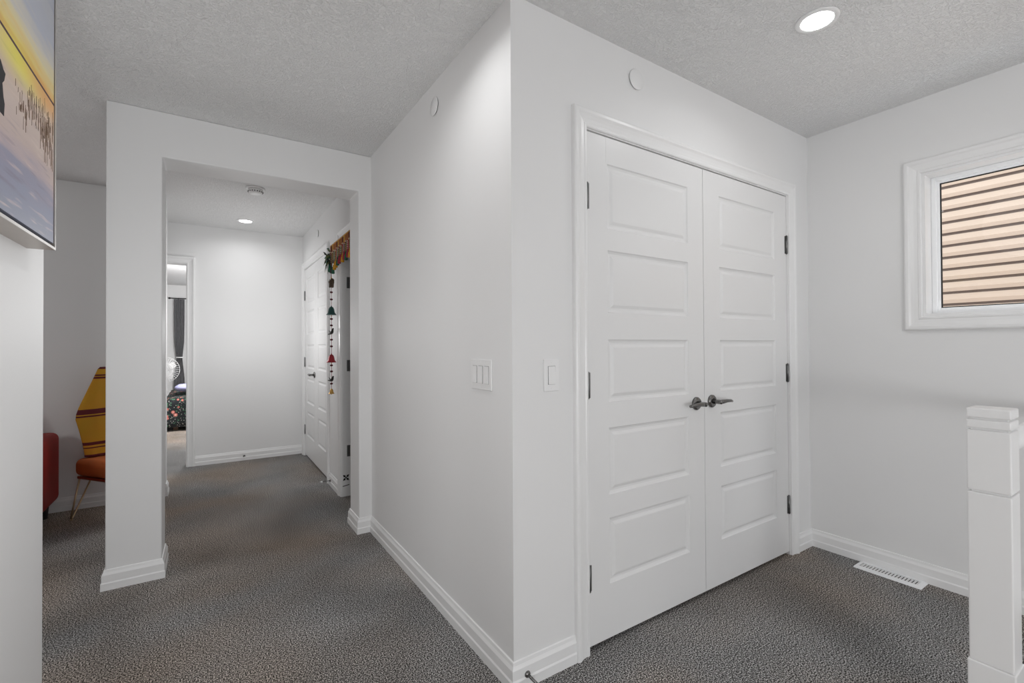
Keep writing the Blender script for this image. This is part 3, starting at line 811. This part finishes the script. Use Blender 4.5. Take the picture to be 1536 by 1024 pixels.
# spring door stops
def stopper(label, loc, rz):
    t_ = thing('door_stop', label, 'door stop', loc, rz)
    bm = BM(); lathe(bm, (0,0,0), (0,-1,0), [(0, .012), (.004, .011), (.008, .006)], 16); obj('mount', bm, M['steel'], t_)
    bm = BM()
    pts = [(math.cos(k*.9)*.0045, -.006-k*.00085, math.sin(k*.9)*.0045) for k in range(70)]
    tube(bm, pts, .0012, 6); obj('spring', bm, M['steel'], t_)
    bm = BM(); lathe(bm, (0,-.064,0), (0,-1,0), [(0, .007), (.012, .0085), (.016, .006)], 14); obj('rubber_tip', bm, M['plastic'], t_)
    return t_
stopper('spring door stop on the baseboard between the hallway doors', (HX-.0125, 4.215, .045), -PI/2)
stopper('spring door stop on the far hallway baseboard', (.315, YF-.0125, .045), 0)
stopper('spring door stop on the baseboard at the near outside corner', (.938, YC-.0125, .045), 0)

# ------------------------------------------------------------------ bedroom
def floral_mat():
    m, nt, b = new_mat('black_floral_duvet')
    b.inputs['Roughness'].default_value = .9
    N = nt.nodes.new; Lk = nt.links.new
    tc = N('ShaderNodeTexCoord')
    def vor(s, lo, hi):
        v = N('ShaderNodeTexVoronoi'); v.inputs['Scale'].default_value = s; Lk(tc.outputs['Object'], v.inputs['Vector'])
        r = N('ShaderNodeValToRGB'); r.color_ramp.elements[0].position = lo; r.color_ramp.elements[0].color = (1,1,1,1); r.color_ramp.elements[1].position = hi; r.color_ramp.elements[1].color = (0,0,0,1)
        Lk(v.outputs['Distance'], r.inputs['Fac']); return v, r
    v1, r1 = vor(12, .26, .32); v2, r2 = vor(26, .24, .30); v3, r3 = vor(40, .18, .24)
    prev = None
    c0 = N('ShaderNodeRGB'); c0.outputs[0].default_value = (.008, .010, .012, 1); prev = c0.outputs[0]
    for r, c in ((r3, (.40, .40, .36, 1)), (r2, (.05, .14, .08, 1)), (r1, (.50, .15, .12, 1))):
        mx = N('ShaderNodeMix'); mx.data_type = 'RGBA'; mx.inputs[7].default_value = c; Lk(r.outputs[0], mx.inputs[0]); Lk(prev, mx.inputs[6]); prev = mx.outputs[2]
    # petals : lighter ring
    v4, r4 = vor(12, .12, .17)
    mx = N('ShaderNodeMix'); mx.data_type = 'RGBA'; mx.inputs[7].default_value = (.75, .42, .36, 1); Lk(r4.outputs[0], mx.inputs[0]); Lk(prev, mx.inputs[6])
    Lk(mx.outputs[2], b.inputs['Base Color'])
    return m
bed = thing('bed', 'bed with wooden legs under a dark floral duvet in the bedroom', 'bed', (.26, 9.3, -.0))
wood = mat('brown_wood', (.16, .09, .05), .5, noise=.3, scale=14)
rbox('bed_frame', -.74, .80, -1.02, 1.0, .14, .24, wood, bed, .01)
rbox('mattress', -.73, .79, -1.0, 1.0, .245, .40, M['plastic'], bed, .05)
rbox('headboard', .81, .87, -1.0, 1.0, .1, 1.05, wood, bed, .02)
for x in (-.66, .75):
    for y in (-.95, .93): rbox('leg', x-.03, x+.03, y-.03, y+.03, 0, .14, wood, bed, .004)
# duvet : draped sheet
bm = BM()
nx, ny = 26, 30
G = {}
for i in range(nx+1):
    for j in range(ny+1):
        u = i/nx; v = j/ny
        # arc length based drape across x
        sx = -1.12 + u*1.92; sy = -1.42 + v*2.4
        x = sx; y = sy; z_ = .46
        ex = max(0, -.72 - sx); ey = max(0, -1.0 - sy)
        if ex > 0: x = -.72 - .045 - ex*.22; z_ -= ex*.95
        if ey > 0: y = -1.0 - .04 - ey*.12; z_ -= ey*.95
        if ex > 0 and ey > 0: z_ = .46 - max(ex, ey)*.95
        z_ = max(z_, .02)
        z_ += .022*math.sin(sx*7+sy*3)*(1 if ex == 0 and ey == 0 else .3) + .012*math.sin(sy*11)
        if ex > 0: x += .018*math.sin(sy*17)
        if ey > 0: y += .018*math.sin(sx*17)
        G[i, j] = bm.verts.new((x, y, max(z_, .012)))
for i in range(nx):
    for j in range(ny): bm.faces.new((G[i,j], G[i+1,j], G[i+1,j+1], G[i,j+1]))
dv = obj('duvet', bm, floral_mat(), None, smooth=True)
dv.location = (.26, 9.3, -.0)
md = dv.modifiers.new('s', 'SOLIDIFY'); md.thickness = .02; md.offset = 1
tag(dv, 'black duvet printed with coral flowers draped over the bed', 'duvet')
lav = mat('lavender_stripe', (.42, .42, .66), .85, noise=.25, scale=30)
bm = BM()
lathe(bm, (0, 0, 0), (1, 0, 0), [(0, 0), (.01, .04), (.06, .10), (.3, .13), (.54, .10), (.59, .04), (.6, 0)], 20)
pw = obj('pillow', bm, lav, None, smooth=True); pw.scale = (1, 1.6, .55); pw.location = (-.44, 8.75, .58); pw.rotation_euler = (0, 0, 0)
tag(pw, 'lavender striped pillow lying on the floral duvet', 'pillow')

curt_m = mat('grey_curtain', (.20, .20, .21), .85, noise=.1)
ct = thing('curtain', 'dark grey curtain gathered with a white tieback beside the bedroom window', 'curtain', (-.485, 11.28, 0))
bm = BM(); n = 48
rows = [(2.15, .085), (1.7, .085), (1.3, .078), (1.05, .055), (.98, .048), (.9, .056), (.6, .085), (.25, .095)]
R_ = []
for z_, hw in rows:
    R_.append([bm.verts.new((-hw+2*hw*k/n, .022*math.sin(k/n*2*PI*6), z_)) for k in range(n+1)])
for a_, b_ in zip(R_, R_[1:]):
    for k in range(n): bm.faces.new((a_[k], a_[k+1], b_[k+1], b_[k]))
obj('curtain_panel', bm, curt_m, ct, smooth=True)
bm = BM(); lathe(bm, (.005, 0, 1.0), (0,0,1), [(-.012, .058), (.012, .058)], 20); obj('tieback', bm, M['plastic'], ct)
rod = thing('curtain_rod', 'dark curtain rod with finial above the grey curtain', 'curtain rod', (.3, 11.28, 2.165))
bm = BM(); tube(bm, [(-.92, 0, 0), (.9, 0, 0)], .009, 12); obj('rod', bm, M['dark'], rod)
bm = BM(); lathe(bm, (-.97, 0, 0), (1,0,0), [(0, 0), (.02, .02), (.05, .01)], 14); obj('finial', bm, M['dark'], rod)
for x in (-.80, .85):
    bm = BM(); box(bm, x-.008, x+.008, 0, .119, -.012, -.002); obj('bracket', bm, M['dark'], rod)

fan = thing('pedestal_fan', 'white round pedestal fan standing behind the bed', 'fan', (-.63, 9.85, 0))
bm = BM(); lathe(bm, (0,0,0), (0,0,1), [(0, .17), (.015, .17), (.03, .05), (.04, .018)], 32); obj('base', bm, M['plastic'], fan)
bm = BM(); tube(bm, [(0,0,.03), (0,0,.78)], .014, 12); obj('pole', bm, M['plastic'], fan)
bm = BM(); lathe(bm, (0, .10, .82), (0,-1,0), [(0, .03), (.02, .055), (.12, .055), (.15, .04)], 20); obj('motor', bm, M['plastic'], fan)
bm = BM()
for k in range(36):
    a = k*PI/18
    pts = [(math.cos(a)*r, y, .82+math.sin(a)*r) for r, y in ((.03, -.13), (.12, -.125), (.19, -.10), (.215, -.06), (.19, -.02), (.1, .0), (.04, .01))]
    tube(bm, pts, .0022, 5)
for r, y in ((.215, -.06), (.12, -.125)):
    tube(bm, [(math.cos(a*PI/16)*r, y, .82+math.sin(a*PI/16)*r) for a in range(33)], .004, 6)
cg = obj('fan_cage', bm, M['plastic'], fan)
bm = BM(); lathe(bm, (0, -.13, .82), (0,-1,0), [(0, .04), (.008, .035), (.01, 0)], 20); obj('badge', bm, M['plastic'], cg)
for k in range(4):
    bm = BM(); a = k*PI/2+.5
    pts = []
    for r, w in ((.03, .02), (.08, .05), (.14, .065), (.18, .045)):
        pts.append((r, w))
    vs = []
    for r, w in pts:
        c, s_ = math.cos(a), math.sin(a)
        vs.append((bm.verts.new((c*r-s_*w, -.085, .82+s_*r+c*w)), bm.verts.new((c*r+s_*w*.6, -.05, .82+s_*r-c*w*.6))))
    for (a0, a1_), (b0, b1) in zip(vs, vs[1:]): bm.faces.new((a0, a1_, b1, b0))
    obj('blade', bm, M['plastic'], fan, smooth=True)

# ------------------------------------------------------------------ light
w = bpy.data.worlds.new('world'); SC.world = w; w.use_nodes = True
bg = w.node_tree.nodes['Background']; bg.inputs[0].default_value = (.93, .96, 1.0, 1); bg.inputs[1].default_value = 2.0

def area(name, loc, rot, sx, sy, power, col=(1,1,1), spread=180):
    l = bpy.data.lights.new(name, 'AREA'); l.shape = 'RECTANGLE'; l.size = sx; l.size_y = sy; l.energy = power; l.color = col; l.spread = math.radians(spread)
    o = bpy.data.objects.new(name, l); COL.objects.link(o); o.location = loc; o.rotation_euler = rot
    return o
def point(name, loc, power, r=.12, col=(1,1,1)):
    l = bpy.data.lights.new(name, 'POINT'); l.energy = power; l.shadow_soft_size = r; l.color = col
    o = bpy.data.objects.new(name, l); COL.objects.link(o); o.location = loc
    return o
# unseen fill lights added to brighten the rooms, none has a fixture
point('rear_room_fill', (-.1, -2.2, .8), 64, .3)
point('landing_fill', (2.3, .6, 1.9), 1.4, .2)
point('corridor_fill', (.1, 1.2, 1.0), 4.0, .3)
point('corridor_end_fill', (-.1, 2.25, 1.4), 3.4, .25)
point('hallway_end_fill', (.3, 4.85, 1.35), 9.5, .2)
point('side_room_fill', (-2.2, 2.4, 1.5), 24, .25)
point('bedroom_fill', (.2, 8.0, 1.7), 130, .25)

# ------------------------------------------------------------------ camera
yaw, pitch, roll = math.radians(33.1508), math.radians(.5155), math.radians(-.2984)
fw = Vector((math.sin(yaw)*math.cos(pitch), math.cos(yaw)*math.cos(pitch), math.sin(pitch)))
rt = Vector((math.cos(yaw), -math.sin(yaw), 0)); upv = rt.cross(fw)
r2 = rt*math.cos(roll) + upv*math.sin(roll); u2 = -rt*math.sin(roll) + upv*math.cos(roll)
cd = bpy.data.cameras.new('camera'); cam = bpy.data.objects.new('camera', cd); COL.objects.link(cam)
cd.sensor_width = 36; cd.lens = 696.5/1536*36; cd.clip_start = .02; cd.clip_end = 100
mw = Matrix(((r2.x, u2.x, -fw.x, 0), (r2.y, u2.y, -fw.y, 0), (r2.z, u2.z, -fw.z, 1.1983), (0, 0, 0, 1)))
cam.matrix_world = mw
SC.camera = cam
SC.view_settings.view_transform = 'Standard'
SC.view_settings.look = 'None'
SC.view_settings.exposure = .13
SC.cycles.max_bounces = 10; SC.cycles.diffuse_bounces = 6
SC.cycles.use_denoising = True
